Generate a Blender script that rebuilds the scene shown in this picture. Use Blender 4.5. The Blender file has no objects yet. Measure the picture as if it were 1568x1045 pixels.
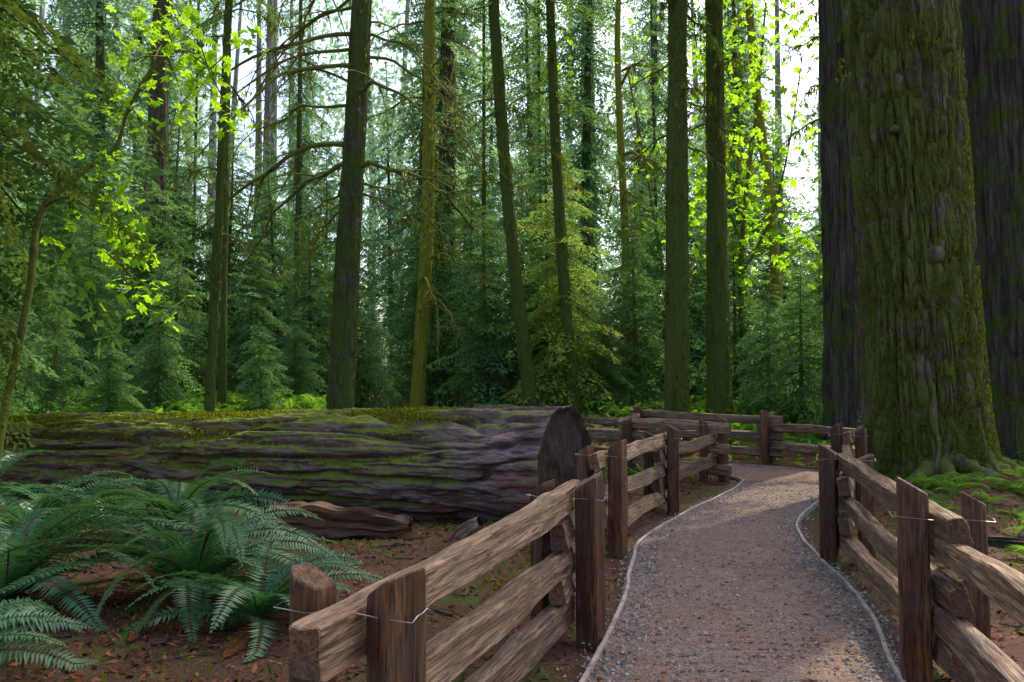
import bpy, math, random
import numpy as np
from mathutils import Vector, Matrix
R = math.radians
rng = np.random.default_rng(7)
random.seed(7)
scene = bpy.context.scene
COL = scene.collection

# ------------------------------------------------------------------ noise
def _h(ix, iy, iz):
    n = (ix * 374761393 + iy * 668265263 + iz * 1440662683) & 0xffffffff
    n = ((n ^ (n >> 13)) * 1274126177) & 0xffffffff
    n = (n ^ (n >> 16)) & 0xffff
    return n / 65535.0
def vn(x, y, z):
    x = np.asarray(x, float); y = np.asarray(y, float); z = np.asarray(z, float)
    x, y, z = np.broadcast_arrays(x, y, z)
    ix = np.floor(x).astype(np.int64); iy = np.floor(y).astype(np.int64); iz = np.floor(z).astype(np.int64)
    fx = x - ix; fy = y - iy; fz = z - iz
    fx = fx*fx*(3-2*fx); fy = fy*fy*(3-2*fy); fz = fz*fz*(3-2*fz)
    r = 0
    for a in (0, 1):
        for b in (0, 1):
            for c in (0, 1):
                w = (fx if a else 1-fx)*(fy if b else 1-fy)*(fz if c else 1-fz)
                r = r + w*_h(ix+a, iy+b, iz+c)
    return r
def fbm(x, y, z, o=3):
    s = 0; a = 0.5; t = 0
    for i in range(o):
        s = s + a*vn(x*2**i+i*17.3, y*2**i+i*5.1, z*2**i+i*9.7); t += a; a *= 0.5
    return s/t

# ------------------------------------------------------------------ mesh helpers
class MB:
    def __init__(s):
        s.V = []; s.F = []; s.M = []; s.A = []; s.n = 0
    def add(s, V, F, m=0, rnd=None):
        V = np.asarray(V, float).reshape(-1, 3); F = np.asarray(F, int).reshape(-1, 4)
        s.V.append(V); s.F.append(F+s.n); s.n += len(V)
        s.M.append(np.full(len(F), m)); 
        if rnd is None: rnd = np.full(len(V), random.random())
        s.A.append(rnd)
    def quads(s, Q, m=0, rnd=None):
        Q = np.asarray(Q, float).reshape(-1, 4, 3)
        k = len(Q)
        s.add(Q.reshape(-1, 3), np.arange(k*4).reshape(k, 4), m, np.repeat(rng.random(k) if rnd is None else rnd, 4))
    def mesh(s, name, mats, smooth=False):
        V = np.concatenate(s.V); F = np.concatenate(s.F); M = np.concatenate(s.M); A = np.concatenate(s.A)
        me = bpy.data.meshes.new(name)
        me.vertices.add(len(V)); me.vertices.foreach_set("co", V.ravel().astype(np.float32))
        me.loops.add(F.size); me.loops.foreach_set("vertex_index", F.ravel().astype(np.int32))
        me.polygons.add(len(F)); me.polygons.foreach_set("loop_start", np.arange(0, F.size, 4).astype(np.int32))
        me.polygons.foreach_set("material_index", M.astype(np.int32))
        me.polygons.foreach_set("use_smooth", np.full(len(F), bool(smooth)))
        for m in mats: me.materials.append(m)
        at = me.attributes.new("rnd", 'FLOAT', 'POINT'); at.data.foreach_set("value", A.astype(np.float32))
        me.update(calc_edges=True)
        return me
def obj(name, me, loc=(0, 0, 0), rot=(0, 0, 0), sc=1, parent=None):
    o = bpy.data.objects.new(name, me); COL.objects.link(o)
    o.location = loc; o.rotation_euler = rot
    o.scale = (sc, sc, sc) if not isinstance(sc, tuple) else sc
    if parent: o.parent = parent
    return o
def empty(name, loc=(0, 0, 0)):
    o = bpy.data.objects.new(name, None); COL.objects.link(o); o.location = loc; o.empty_display_size = 0.3
    return o
def gridF(nl, na, closed=True):
    i = np.arange(nl-1)[:, None]; j = np.arange(na if closed else na-1)[None, :]
    j2 = (j+1) % na
    return np.stack([i*na+j, i*na+j2, (i+1)*na+j2, (i+1)*na+j], -1).reshape(-1, 4)
def tube(P, rad, na=6, rough=0.0, seed=0):
    P = np.asarray(P, float); rad = np.broadcast_to(np.asarray(rad, float), (len(P),))
    T = np.gradient(P, axis=0); T /= np.linalg.norm(T, axis=1)[:, None]+1e-9
    ref = np.where(np.abs(T[:, 2:3]) > 0.9, np.array([[1., 0, 0]]), np.array([[0, 0, 1.]]))
    if np.any(np.abs(T[:, 2]) > 0.9): ref = np.tile([[1., 0.05, 0]], (len(P), 1))
    A = np.cross(T, ref); A /= np.linalg.norm(A, axis=1)[:, None]+1e-9
    B = np.cross(T, A)
    th = np.linspace(0, 2*np.pi, na, endpoint=False)
    V = P[:, None]+rad[:, None, None]*(np.cos(th)[None, :, None]*A[:, None]+np.sin(th)[None, :, None]*B[:, None])
    if rough:
        d = fbm(V[..., 0]*9+seed, V[..., 1]*9, V[..., 2]*6, 2)-.5
        V = V+(V-P[:, None])*d[..., None]*2*rough
    return V.reshape(-1, 3), gridF(len(P), na)
def smoothpts(P, n):
    P = np.asarray(P, float); t = np.linspace(0, len(P)-1, n)
    i = np.clip(np.floor(t).astype(int), 0, len(P)-2); f = (t-i)[:, None]
    p0 = P[np.clip(i-1, 0, len(P)-1)]; p1 = P[i]; p2 = P[i+1]; p3 = P[np.clip(i+2, 0, len(P)-1)]
    return 0.5*((2*p1)+(-p0+p2)*f+(2*p0-5*p1+4*p2-p3)*f**2+(-p0+3*p1-3*p2+p3)*f**3)

# ------------------------------------------------------------------ materials
def newmat(name):
    m = bpy.data.materials.new(name); m.use_nodes = True
    nt = m.node_tree; b = nt.nodes["Principled BSDF"]; b.inputs["Roughness"].default_value = 0.85
    b.inputs["Specular IOR Level"].default_value = 0.25
    return m, nt, b
def nd(nt, t, **k):
    n = nt.nodes.new(t)
    for a, v in k.items(): setattr(n, a, v)
    return n
def coords(nt, scale=(1, 1, 1), kind="Object"):
    tc = nt.nodes.new("ShaderNodeTexCoord"); mp = nt.nodes.new("ShaderNodeMapping")
    mp.inputs["Scale"].default_value = scale
    nt.links.new(tc.outputs[kind], mp.inputs[0]); return mp.outputs[0]
def noise(nt, vec, sc, det=4, rough=0.6, dist=0):
    n = nd(nt, "ShaderNodeTexNoise"); n.inputs["Scale"].default_value = sc; n.inputs["Detail"].default_value = det
    n.inputs["Roughness"].default_value = rough; n.inputs["Distortion"].default_value = dist
    nt.links.new(vec, n.inputs["Vector"]); return n.outputs["Fac"]
def ramp(nt, fac, stops):
    r = nd(nt, "ShaderNodeValToRGB"); e = r.color_ramp.elements
    while len(e) < len(stops): e.new(0.5)
    for x, (p, c) in zip(e, stops):
        x.position = p; x.color = (c, c, c, 1) if isinstance(c, (int, float)) else (*c, 1)
    nt.links.new(fac, r.inputs[0]); return r.outputs[0]
def mix(nt, f, a, b, mode='MIX'):
    m = nd(nt, "ShaderNodeMix", data_type='RGBA', blend_type=mode)
    for s, v in ((0, f), (6, a), (7, b)):
        if hasattr(v, "links"): nt.links.new(v, m.inputs[s])
        else: m.inputs[s].default_value = v if s == 0 else (*v, 1)
    return m.outputs[2]
def mth(nt, op, a, b=0.0, c=None):
    m = nd(nt, "ShaderNodeMath", operation=op)
    for s, v in ((0, a), (1, b), (2, c)):
        if v is None: continue
        if hasattr(v, "links"): nt.links.new(v, m.inputs[s])
        else: m.inputs[s].default_value = v
    return m.outputs[0]
def bump(nt, b, h, st=0.5, dist=0.02):
    n = nd(nt, "ShaderNodeBump"); n.inputs["Strength"].default_value = st; n.inputs["Distance"].default_value = dist
    nt.links.new(h, n.inputs["Height"]); nt.links.new(n.outputs[0], b.inputs["Normal"])

def leafmat(name, c1, c2, tcol, tr=0.4, rough=0.5, gloss=False, objvar=0.35):
    m, nt, b = newmat(name)
    at = nd(nt, "ShaderNodeAttribute", attribute_name="rnd")
    oi = nd(nt, "ShaderNodeObjectInfo")
    c = mix(nt, at.outputs["Fac"], c1, c2)
    v = mth(nt, 'MULTIPLY_ADD', oi.outputs["Random"], objvar, 1-objvar/2)
    hs = nd(nt, "ShaderNodeHueSaturation"); nt.links.new(c, hs.inputs["Color"]); nt.links.new(v, hs.inputs["Value"])
    hue = mth(nt, 'MULTIPLY_ADD', oi.outputs["Random"], 0.03, 0.485); nt.links.new(hue, hs.inputs["Hue"])
    if gloss:
        sh = b; b.inputs["Roughness"].default_value = rough; b.inputs["Specular IOR Level"].default_value = .5
        nt.links.new(hs.outputs[0], b.inputs["Base Color"])
    else:
        nt.nodes.remove(b); sh = nd(nt, "ShaderNodeBsdfDiffuse"); nt.links.new(hs.outputs[0], sh.inputs[0])
    out = sh.outputs[0]
    if tr > 0:
        t = nd(nt, "ShaderNodeBsdfTranslucent"); t.inputs[0].default_value = (*tcol, 1)
        ms = nd(nt, "ShaderNodeMixShader"); ms.inputs[0].default_value = tr
        nt.links.new(out, ms.inputs[1]); nt.links.new(t.outputs[0], ms.inputs[2]); out = ms.outputs[0]
    nt.links.new(out, nt.nodes["Material Output"].inputs[0])
    return m
def barkmat(name, dark, light, moss=(0.05, 0.075, 0.012), mossamt=0.5, sc=(9, 9, 1.3), top=False, disp=0.03, red=None):
    m, nt, b = newmat(name)
    v = coords(nt, sc); w = coords(nt, (1, 1, 1))
    n1 = noise(nt, v, 1.0, 6, 0.65, 0.4)
    c = ramp(nt, n1, [(0.3, tuple(x*0.25 for x in dark)), (0.45, dark), (0.7, light)])
    if red:
        c = mix(nt, ramp(nt, noise(nt, coords(nt, (3, 3, 1)), 1.4, 5, .7), [(0.5, 0), (0.65, .8)]), c, mix(nt, n1, tuple(x*.4 for x in red), tuple(x*1.5 for x in red)))
    if top:      # crumbly plates on the fallen log
        n5 = noise(nt, coords(nt, (1, 1, .35)), 22, 5, .75)
        c = mix(nt, 1.0, c, ramp(nt, n5, [(0.30, .45), (0.46, .95), (0.7, 1.0)]), 'MULTIPLY')
    n2 = noise(nt, w, 2.2, 5, 0.7)
    mk = ramp(nt, n2, [(0.62-mossamt*0.35, 0), (0.70-mossamt*0.3, 1)])
    if top:
        g = nd(nt, "ShaderNodeNewGeometry"); sx = nd(nt, "ShaderNodeSeparateXYZ"); nt.links.new(g.outputs["Normal"], sx.inputs[0])
        up = ramp(nt, sx.outputs[2], [(0.0, 0), (0.3, 1)])
        sp = nd(nt, "ShaderNodeSeparateXYZ"); nt.links.new(w, sp.inputs[0])
        al = mth(nt, 'MULTIPLY_ADD', sp.outputs[2], 0.10, 0.14)
        al = mth(nt, 'ADD', mth(nt, 'MINIMUM', al, .70), mth(nt, 'MULTIPLY', n2, .9)); al = ramp(nt, al, [(0.62, 0), (0.80, 1)])
        mk = mth(nt, 'MULTIPLY', mth(nt, 'MULTIPLY', up, al), ramp(nt, noise(nt, coords(nt, (1.3, 1.3, .4)), 7, 6, .75), [(0.38, 0), (0.48, 1)]))
    mc = mix(nt, noise(nt, w, 18, 4, .7), tuple(x*0.35 for x in moss), tuple(x*1.7 for x in moss))
    c2 = mix(nt, mk, c, mc)
    nt.links.new(c2, b.inputs["Base Color"])
    h = mth(nt, 'ADD', n1, mth(nt, 'MULTIPLY', noise(nt, w, 40, 3), 0.3))
    if top: h = mth(nt, 'ADD', h, mth(nt, 'MULTIPLY', n5, .7))
    bump(nt, b, h, 0.9, disp)
    return m

M_need = leafmat("hemlock_needles", (0.022, 0.06, 0.018), (0.085, 0.15, 0.045), (0.15, 0.29, 0.045), 0.42)
M_needdark = leafmat("shaded_hemlock_needles", (0.018, 0.042, 0.012), (0.065, 0.10, 0.022), (0.11, 0.17, 0.02), 0.35)  # darker copy of the hemlock needles, shade put into the colour
M_needlit = leafmat("young_fir_needles", (0.025, 0.075, 0.03), (0.18, 0.31, 0.12), (0.24, 0.43, 0.11), 0.42)  # dark inner and pale outer tones put lit contrast into the colour
M_needwarm = leafmat("sun_tinted_fir_needles", (0.08, 0.15, 0.03), (0.34, 0.46, 0.10), (0.50, 0.70, 0.12), 0.45)  # warm sunlight painted into the needle colour of one fir
M_needfar = leafmat("haze_tinted_needles", (0.05, 0.125, 0.07), (0.17, 0.28, 0.17), (0.30, 0.50, 0.22), 0.5)  # lighter and bluer: haze over far trees painted into the needles
M_haze = leafmat("haze_tinted_foliage", (0.13, 0.24, 0.16), (0.28, 0.41, 0.29), (0.46, 0.68, 0.42), 0.5)  # palest tone, distance haze painted into the canopy colour
M_maple = leafmat("maple_leaf", (0.10, 0.20, 0.015), (0.17, 0.30, 0.02), (0.48, 0.78, 0.03), 0.62)
M_fern = leafmat("sword_fern_leaf", (0.018, 0.085, 0.032), (0.065, 0.19, 0.06), (0.09, 0.26, 0.05), 0.3, 0.34, True, 0.3)
M_fernlow = leafmat("undergrowth_leaf", (0.05, 0.15, 0.02), (0.17, 0.31, 0.035), (0.34, 0.55, 0.04), 0.42)
M_fernstem = leafmat("fern_stem", (0.06, 0.06, 0.02), (0.09, 0.06, 0.03), (0.05, 0.05, 0.01), 0)
M_dead = leafmat("dead_frond", (0.08, 0.03, 0.015), (0.18, 0.075, 0.03), (0.2, 0.08, 0.02), 0.2)
M_mossleaf = leafmat("hanging_moss", (0.045, 0.065, 0.012), (0.14, 0.16, 0.02), (0.27, 0.30, 0.02), 0.4)
M_bark = barkmat("conifer_bark", (0.045, 0.042, 0.03), (0.12, 0.11, 0.08), mossamt=0.65)
M_barkmossy = barkmat("mossy_bark", (0.03, 0.03, 0.018), (0.065, 0.065, 0.033), moss=(0.06, 0.09, 0.013), mossamt=1.0)
M_barkyel = barkmat("yellow_moss_bark", (0.06, 0.055, 0.025), (0.10, 0.09, 0.04), moss=(0.19, 0.19, 0.02), mossamt=0.95)
M_barkbig = barkmat("old_fir_bark", (0.07, 0.050, 0.040), (0.23, 0.18, 0.15), moss=(0.085, 0.10, 0.018), mossamt=0.68, sc=(9, 9, 1.8), disp=0.06, red=(0.12, 0.06, 0.042))
M_barkgrey = barkmat("grey_snag_bark", (0.18, 0.17, 0.15), (0.38, 0.36, 0.33), mossamt=0.1)
M_barkred = barkmat("cedar_bark", (0.045, 0.034, 0.030), (0.12, 0.098, 0.09), mossamt=0.4, sc=(12, 12, 0.9))
M_log = barkmat("log_bark", (0.125, 0.075, 0.074), (0.40, 0.28, 0.27), moss=(0.16, 0.20, 0.02), mossamt=0.5, sc=(9, 9, 1.8), top=True, disp=0.04, red=(0.26, 0.10, 0.065))
M_twig = barkmat("twig_bark", (0.035, 0.03, 0.02), (0.08, 0.07, 0.045), moss=(0.12, 0.13, 0.02), mossamt=0.85)

def wood(name, dark, mid, light, wet=0.45):
    m, nt, b = newmat(name)
    v = coords(nt, (14, 14, 1.1)); w = coords(nt)
    oi = nd(nt, "ShaderNodeObjectInfo")
    off = nd(nt, "ShaderNodeVectorMath", operation='ADD'); nt.links.new(v, off.inputs[0])
    cb = nd(nt, "ShaderNodeCombineXYZ"); k = mth(nt, 'MULTIPLY', oi.outputs["Random"], 40)
    nt.links.new(k, cb.inputs[0]); nt.links.new(k, cb.inputs[2]); nt.links.new(cb.outputs[0], off.inputs[1])
    n = noise(nt, off.outputs[0], 1.6, 8, 0.62, 1.3)
    n3 = noise(nt, off.outputs[0], 6, 4, 0.6, 0.3)
    c = ramp(nt, n, [(0.28, dark), (0.5, mid), (0.72, light)])
    c = mix(nt, ramp(nt, n3, [(0.38, 0.9), (0.5, 0)]), c, dark)
    n2 = noise(nt, w, 3.5, 3)
    c = mix(nt, ramp(nt, n2, [(0.48, 0), (0.72, 0.8)]), c, (0.085, 0.068, 0.045))
    hs = nd(nt, "ShaderNodeHueSaturation"); nt.links.new(c, hs.inputs["Color"])
    nt.links.new(mth(nt, 'MULTIPLY_ADD', oi.outputs["Random"], 0.6, 0.7), hs.inputs["Value"])
    nt.links.new(hs.outputs[0], b.inputs["Base Color"]); b.inputs["Roughness"].default_value = wet
    b.inputs["Specular IOR Level"].default_value = 0.4
    bump(nt, b, mth(nt, 'ADD', n, mth(nt, 'MULTIPLY', n3, 0.5)), 0.9, 0.02)
    return m
M_rail = wood("weathered_cedar_rail", (0.055, 0.028, 0.016), (0.235, 0.135, 0.075), (0.42, 0.295, 0.195), 0.5)
M_post = wood("cedar_post", (0.026, 0.010, 0.005), (0.115, 0.040, 0.016), (0.26, 0.12, 0.048), 0.5)
M_end = wood("sawn_end", (0.045, 0.02, 0.010), (0.15, 0.065, 0.026), (0.27, 0.135, 0.055), 0.7)
def logend():
    m, nt, b = newmat("log_cut_face")
    v = coords(nt, (1, 1, 1)); n = noise(nt, v, 4, 7, .75, .6); s = noise(nt, coords(nt, (14, 2, 1)), 1.5, 4)
    c = ramp(nt, n, [(0.3, (0.012, 0.009, 0.007)), (0.55, (0.045, 0.029, 0.020)), (0.75, (0.10, 0.062, 0.04))])
    c = mix(nt, .5, c, ramp(nt, s, [(.35, (0.012, 0.009, 0.006)), (.7, (0.08, 0.05, 0.033))]))
    nt.links.new(c, b.inputs["Base Color"]); bump(nt, b, mth(nt, 'ADD', n, s), 0.8, 0.04); return m
M_logend = logend()
def groundmat():
    m, nt, b = newmat("forest_floor")
    v = coords(nt, kind="Object")
    f = noise(nt, v, 28, 6, 0.75); g = noise(nt, v, 1.1, 4, 0.65); h = noise(nt, v, 90, 3, 0.7)
    c = ramp(nt, f, [(0.3, (0.024, 0.011, 0.008)), (0.5, (0.13, 0.053, 0.03)), (0.72, (0.27, 0.125, 0.073))])
    c = mix(nt, 0.5, c, ramp(nt, h, [(0.35, (0.03, 0.016, 0.012)), (0.65, (0.25, 0.125, 0.08))]))
    ms = mth(nt, 'MULTIPLY', ramp(nt, g, [(0.46, 0), (0.57, 1)]), ramp(nt, noise(nt, v, 9, 4), [(0.4, 0.1), (0.55, 1)]))
    c = mix(nt, ms, c, ramp(nt, h, [(0.3, (0.04, 0.055, 0.01)), (0.7, (0.15, 0.18, 0.025))]))
    nt.links.new(c, b.inputs["Base Color"]); b.inputs["Roughness"].default_value = 0.8
    bump(nt, b, mth(nt, 'ADD', f, h), 1.0, 0.03); return m
def pathmat():
    m, nt, b = newmat("gravel_path")
    v = coords(nt)
    vo = nd(nt, "ShaderNodeTexVoronoi"); vo.inputs["Scale"].default_value = 75; nt.links.new(v, vo.inputs["Vector"])
    vr = nd(nt, "ShaderNodeSeparateColor"); nt.links.new(vo.outputs["Color"], vr.inputs[0])
    c = ramp(nt, vr.outputs[0], [(0.0, (0.08, 0.068, 0.062)), (0.5, (0.19, 0.16, 0.148)), (1.0, (0.40, 0.34, 0.31))])
    g = noise(nt, v, 1.6, 5, 0.7); f = noise(nt, v, 40, 5, 0.8)
    c = mix(nt, ramp(nt, g, [(0.3, 0.2), (0.6, 0.95)]), c, ramp(nt, f, [(0.3, (0.10, 0.058, 0.042)), (0.7, (0.36, 0.235, 0.18))]))
    c = mix(nt, 1, c, ramp(nt, noise(nt, v, 5, 5, .7), [(.3, .72), (.7, 1)]), 'MULTIPLY')
    nt.links.new(c, b.inputs["Base Color"]); b.inputs["Roughness"].default_value = 0.8
    hh = mth(nt, 'SUBTRACT', mth(nt, 'MULTIPLY', f, 0.7), vo.outputs["Distance"])
    bump(nt, b, hh, 0.9, 0.014); return m
def plain(name, c, rough=0.8, met=0, var=0.5, sc=30):
    m, nt, b = newmat(name); v = coords(nt)
    nt.links.new(ramp(nt, noise(nt, v, sc, 4), [(0.3, tuple(x*(1-var) for x in c)), (0.7, tuple(x*(1+var*0.5) for x in c))]), b.inputs["Base Color"])
    b.inputs["Roughness"].default_value = rough; b.inputs["Metallic"].default_value = met; return m
M_ground = groundmat(); M_path = pathmat()
M_edge = plain("path_edging_board", (0.38, 0.31, 0.27), 0.7, var=.5, sc=9)
M_wire = plain("galvanised_wire", (0.4, 0.4, 0.4), 0.4, 0.9, 0.2)
M_stone = leafmat("pebbles", (0.10, 0.09, 0.085), (0.38, 0.35, 0.33), (0.1, 0.1, 0.1), 0.0)
M_litter = leafmat("needle_litter", (0.06, 0.025, 0.014), (0.34, 0.15, 0.075), (0.1, 0.05, 0.02), 0.0)

# ------------------------------------------------------------------ path & terrain
LE = smoothpts([(-1.1, -1), (-.55, 1.0), (-.05, 2.8), (.36, 4.23), (.75, 5.62), (1.0, 6.8), (1.24, 7.87), (1.92, 9.37), (2.6, 10.6), (3.3, 11.9), (3.62, 12.8), (3.35, 13.8), (2.5, 14.6), (.8, 15.7), (-1.2, 17.5), (-3.2, 20), (-4.5, 24), (-5, 30)], 180)
RE = smoothpts([(.5, -1), (1.15, 1.0), (1.62, 2.8), (2.02, 4.23), (2.36, 5.3), (2.6, 6.3), (2.74, 7.29), (3.1, 8.8), (3.75, 10.1), (4.6, 11.4), (5.3, 13.0), (5.0, 14.3), (3.9, 15.3), (1.9, 16.7), (.1, 18.4), (-1.6, 20.7), (-2.7, 24.3), (-3.2, 30)], 180)
CEN = (LE+RE)/2; NP_ = len(LE)
def pdist(x, y):
    x = np.asarray(x, float); y = np.asarray(y, float)
    d = np.full(x.shape, 1e9)
    for c in CEN[::2]: d = np.minimum(d, (x-c[0])**2+(y-c[1])**2)
    return np.sqrt(d)
def sst(a, b, x):
    t = np.clip((x-a)/(b-a), 0, 1); return t*t*(3-2*t)
BT = (6.15, 11.9)
def terrain(x, y):
    x = np.asarray(x, float); y = np.asarray(y, float); pd = pdist(x, y)
    z = ((.62+.30*sst(-2, -6, x))*sst(14, 19.5, y)+0.02*np.clip(y-19, 0, 30))*sst(1.2, 2.8, pd)
    z = z+(fbm(x*.6, y*.6, 0*x, 3)-.5)*.35*sst(1.0, 2.5, pd)
    z = z+(fbm(x*3, y*3, 0*x+4, 2)-.5)*.07*sst(1.0, 1.5, pd)
    z = z+.38*np.exp(-(((x-BT[0])**2+(y-BT[1])**2)/3.2))*sst(1.05, 1.9, pd)
    z = z+(fbm(x*.05, y*.05, 0*x+9, 3)-.5)*5*sst(40, 120, np.hypot(x, y))
    z = z-.04*(1-sst(.85, 1.15, pd))
    return z
gg = np.geomspace(1, 500, 28); gx = np.concatenate([-11-gg[::-1], np.linspace(-11, 11, 200), 11+gg])
gy = np.concatenate([-np.geomspace(1, 300, 14)[::-1]-1, np.linspace(-1, 24, 230), 24+np.geomspace(.5, 600, 40)])
X, Y = np.meshgrid(gx, gy)
mb = MB(); mb.add(np.stack([X, Y, terrain(X, Y)], -1), gridF(len(gy), len(gx), False))
obj("forest_ground", mb.mesh("forest_ground", [M_ground], True))
t = np.linspace(-.02, 1.02, 16)[None, :, None]
PV = LE[:, None]*(1-t)+RE[:, None]*t
pz = .004+.018*np.sin(np.clip(t[..., 0], 0, 1)*np.pi)+(fbm(PV[..., 0]*5, PV[..., 1]*5, 0*PV[..., 0])-.5)*.018
mb = MB(); mb.add(np.concatenate([PV, pz[..., None]], -1), gridF(NP_, 16, False))
obj("gravel_path", mb.mesh("gravel_path", [M_path], True))
for E, sgn in ((LE, 1), (RE, -1)):
    T = np.gradient(E, axis=0); T /= np.linalg.norm(T, axis=1)[:, None]; Nn = np.stack([-T[:, 1], T[:, 0]], 1)
    hh = .012+.008*vn(E[:, 0]*2, E[:, 1]*2, 0)
    w = .013; pr = []
    for (o, z) in ((-w, -.03), (-w, 1), (w, 1), (w, -.03)):
        zz = hh+.012 if z == 1 else np.full(len(E), z)
        pr.append(np.column_stack([E+Nn*(o+.05*(fbm(E[:, 0]*1.5, E[:, 1]*1.5, 3)-.5)[:, None]), zz]))
    mb = MB(); mb.add(np.stack(pr, 1), gridF(len(E), 4, True)); obj("path_edging", mb.mesh("path_edging", [M_edge]))

def flakes(n, pts, smin, smax, flat=0.35, lift=0.004, elong=1.0):
    a = rng.random(n)*6.283; s = smin+(smax-smin)*rng.random(n)**2
    d = np.stack([np.cos(a), np.sin(a), rng.normal(0, flat, n)], 1)*s[:, None]*elong
    e = np.stack([-np.sin(a), np.cos(a), rng.normal(0, flat, n)], 1)*s[:, None]*.5
    c = pts+np.array([0, 0, lift])
    return np.stack([c-d, c-e, c+d, c+e], 1)
def stones(n, pts, smin, smax):
    s = (smin+(smax-smin)*rng.random(n)**3)[:, None]
    a = rng.random(n)*6.283
    ca = np.stack([np.cos(a), np.sin(a), 0*a], 1)*s; sa = np.stack([-np.sin(a), np.cos(a), 0*a], 1)*s*(.6+.4*rng.random((n, 1)))
    up = np.array([[0, 0, 1]])*s*.55
    p = [pts-ca, pts-sa, pts+ca, pts+sa]; q = [x*.55+pts*.45+up for x in p]
    fs = [np.stack([p[i], p[(i+1) % 4], q[(i+1) % 4], q[i]], 1) for i in range(4)]+[np.stack(q, 1)]
    return np.stack(fs, 1).reshape(-1, 3)
n = 20000
ti = (rng.random(n)**1.3*92).astype(int)+12; u = rng.random(n); u = np.where(rng.random(n) < .35, u, np.where(rng.random(n) < .5, u*.17-.04, 1.04-u*.17))
pp = LE[ti]*(1-u[:, None])+RE[ti]*u[:, None]+rng.normal(0, .05, (n, 2))
S = stones(n, np.column_stack([pp, .006+.018*np.sin(np.clip(u, 0, 1)*np.pi)]), .004, .018)
mb = MB(); mb.add(S, np.arange(len(S)).reshape(-1, 4), 0, np.repeat(rng.random(n), 20)); obj("path_gravel_stones", mb.mesh("path_gravel_stones", [M_stone]))
n = 90000
x = rng.uniform(-7, 9, n); y = 2+rng.random(n)**1.4*13
k = pdist(x, y) > .95; x = x[k]; y = y[k]
mb = MB(); mb.quads(flakes(len(x), np.column_stack([x, y, terrain(x, y)]), .006, .032, .35, .008, 1.3))
n = 7000; ti = (rng.random(n)*110).astype(int)+12; u = rng.random(n)
pp = LE[ti]*(1-u[:, None])+RE[ti]*u[:, None]
mb.quads(flakes(n, np.column_stack([pp, np.full(n, .024)]), .005, .02, .15, .003, 1.3))
obj("needle_litter", mb.mesh("needle_litter", [M_litter]))
mb = MB()
for i in range(800):
    x = random.uniform(-6, 8); y = random.uniform(2.2, 13)
    if pdist(x, y) < 1.0: continue
    a = random.random()*6.28; L = random.uniform(.08, .5)
    P = np.array([[x+math.cos(a)*L*s+random.uniform(-.02, .02), y+math.sin(a)*L*s, 0] for s in (0, .33, .66, 1)])
    P[:, 2] = terrain(P[:, 0], P[:, 1])+.012
    mb.add(*tube(P, np.linspace(1, .4, 4)*random.uniform(.003, .014), 5))
obj("fallen_twigs", mb.mesh("fallen_twigs", [M_barkred]))

# ------------------------------------------------------------------ conifer foliage
def spray(ns, nl, ll, lw, seed, width=.42):
    g = np.random.default_rng(seed); Q = []
    def leaves(P0, D, L, k):
        side = np.array([-D[1], D[0], 0]); side /= np.linalg.norm(side)+1e-9
        for i in range(k):
            s = (i+.6)/k; c = P0+D*L*s; c[2] -= .35*L*s*s
            for sg in (-1, 1):
                d = D*.55+side*sg*.8+np.array([0, 0, g.normal(-.15, .35)]); d /= np.linalg.norm(d)
                l = ll*(1.15-.6*s)*g.uniform(.7, 1.25); e = np.cross(d, [0, 0, 1.]); e /= np.linalg.norm(e)+1e-9
                e = e+np.array([0, 0, g.normal(0, .7)]); e *= lw*.5
                Q.append([c, c+d*l*.45+e, c+d*l, c+d*l*.45-e])
        c = P0+D*L; c[2] -= .35*L
        Q.append([c-D*ll*.3, c+side*lw*.5, c+D*ll, c-side*lw*.5])
    for i in range(ns):
        t = (i+.5)/ns*.97+.03
        c = np.array([t, .03*math.sin(t*5+seed), -.22*t*t])
        for sg in (-1, 1):
            if g.random() < .08: continue
            L = width*(1-t)**.75*min(1, .35+t*3)*g.uniform(.65, 1.15)+.03
            a = math.radians(g.uniform(48, 68))
            D = np.array([math.cos(a), sg*math.sin(a), g.normal(-.12, .12)])
            leaves(c.copy(), D, L, max(2, int(nl*L/width+1)))
    return np.array(Q)
SPR_S = [spray(14, 6, .085, .026, s) for s in (1, 2, 3)]
SPR_T = [spray(18, 8, .066, .022, s, .36) for s in (4, 5, 6)]
SPR_N = [spray(26, 13, .036, .011, s, .34) for s in (14, 15)]
SPR_F = [spray(13, 5, .095, .036, s, .40) for s in (7, 8, 9)]
def xf(Q, L, yaw, pitch, roll, org):
    cr, sr = math.cos(roll), math.sin(roll); cp, sp = math.cos(pitch), math.sin(pitch); cy, sy = math.cos(yaw), math.sin(yaw)
    Rx = np.array([[1, 0, 0], [0, cr, -sr], [0, sr, cr]]); Ry = np.array([[cp, 0, -sp], [0, 1, 0], [sp, 0, cp]]); Rz = np.array([[cy, -sy, 0], [sy, cy, 0], [0, 0, 1]])
    return (Q*L)@(Rz@Ry@Rx).T+org
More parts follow.
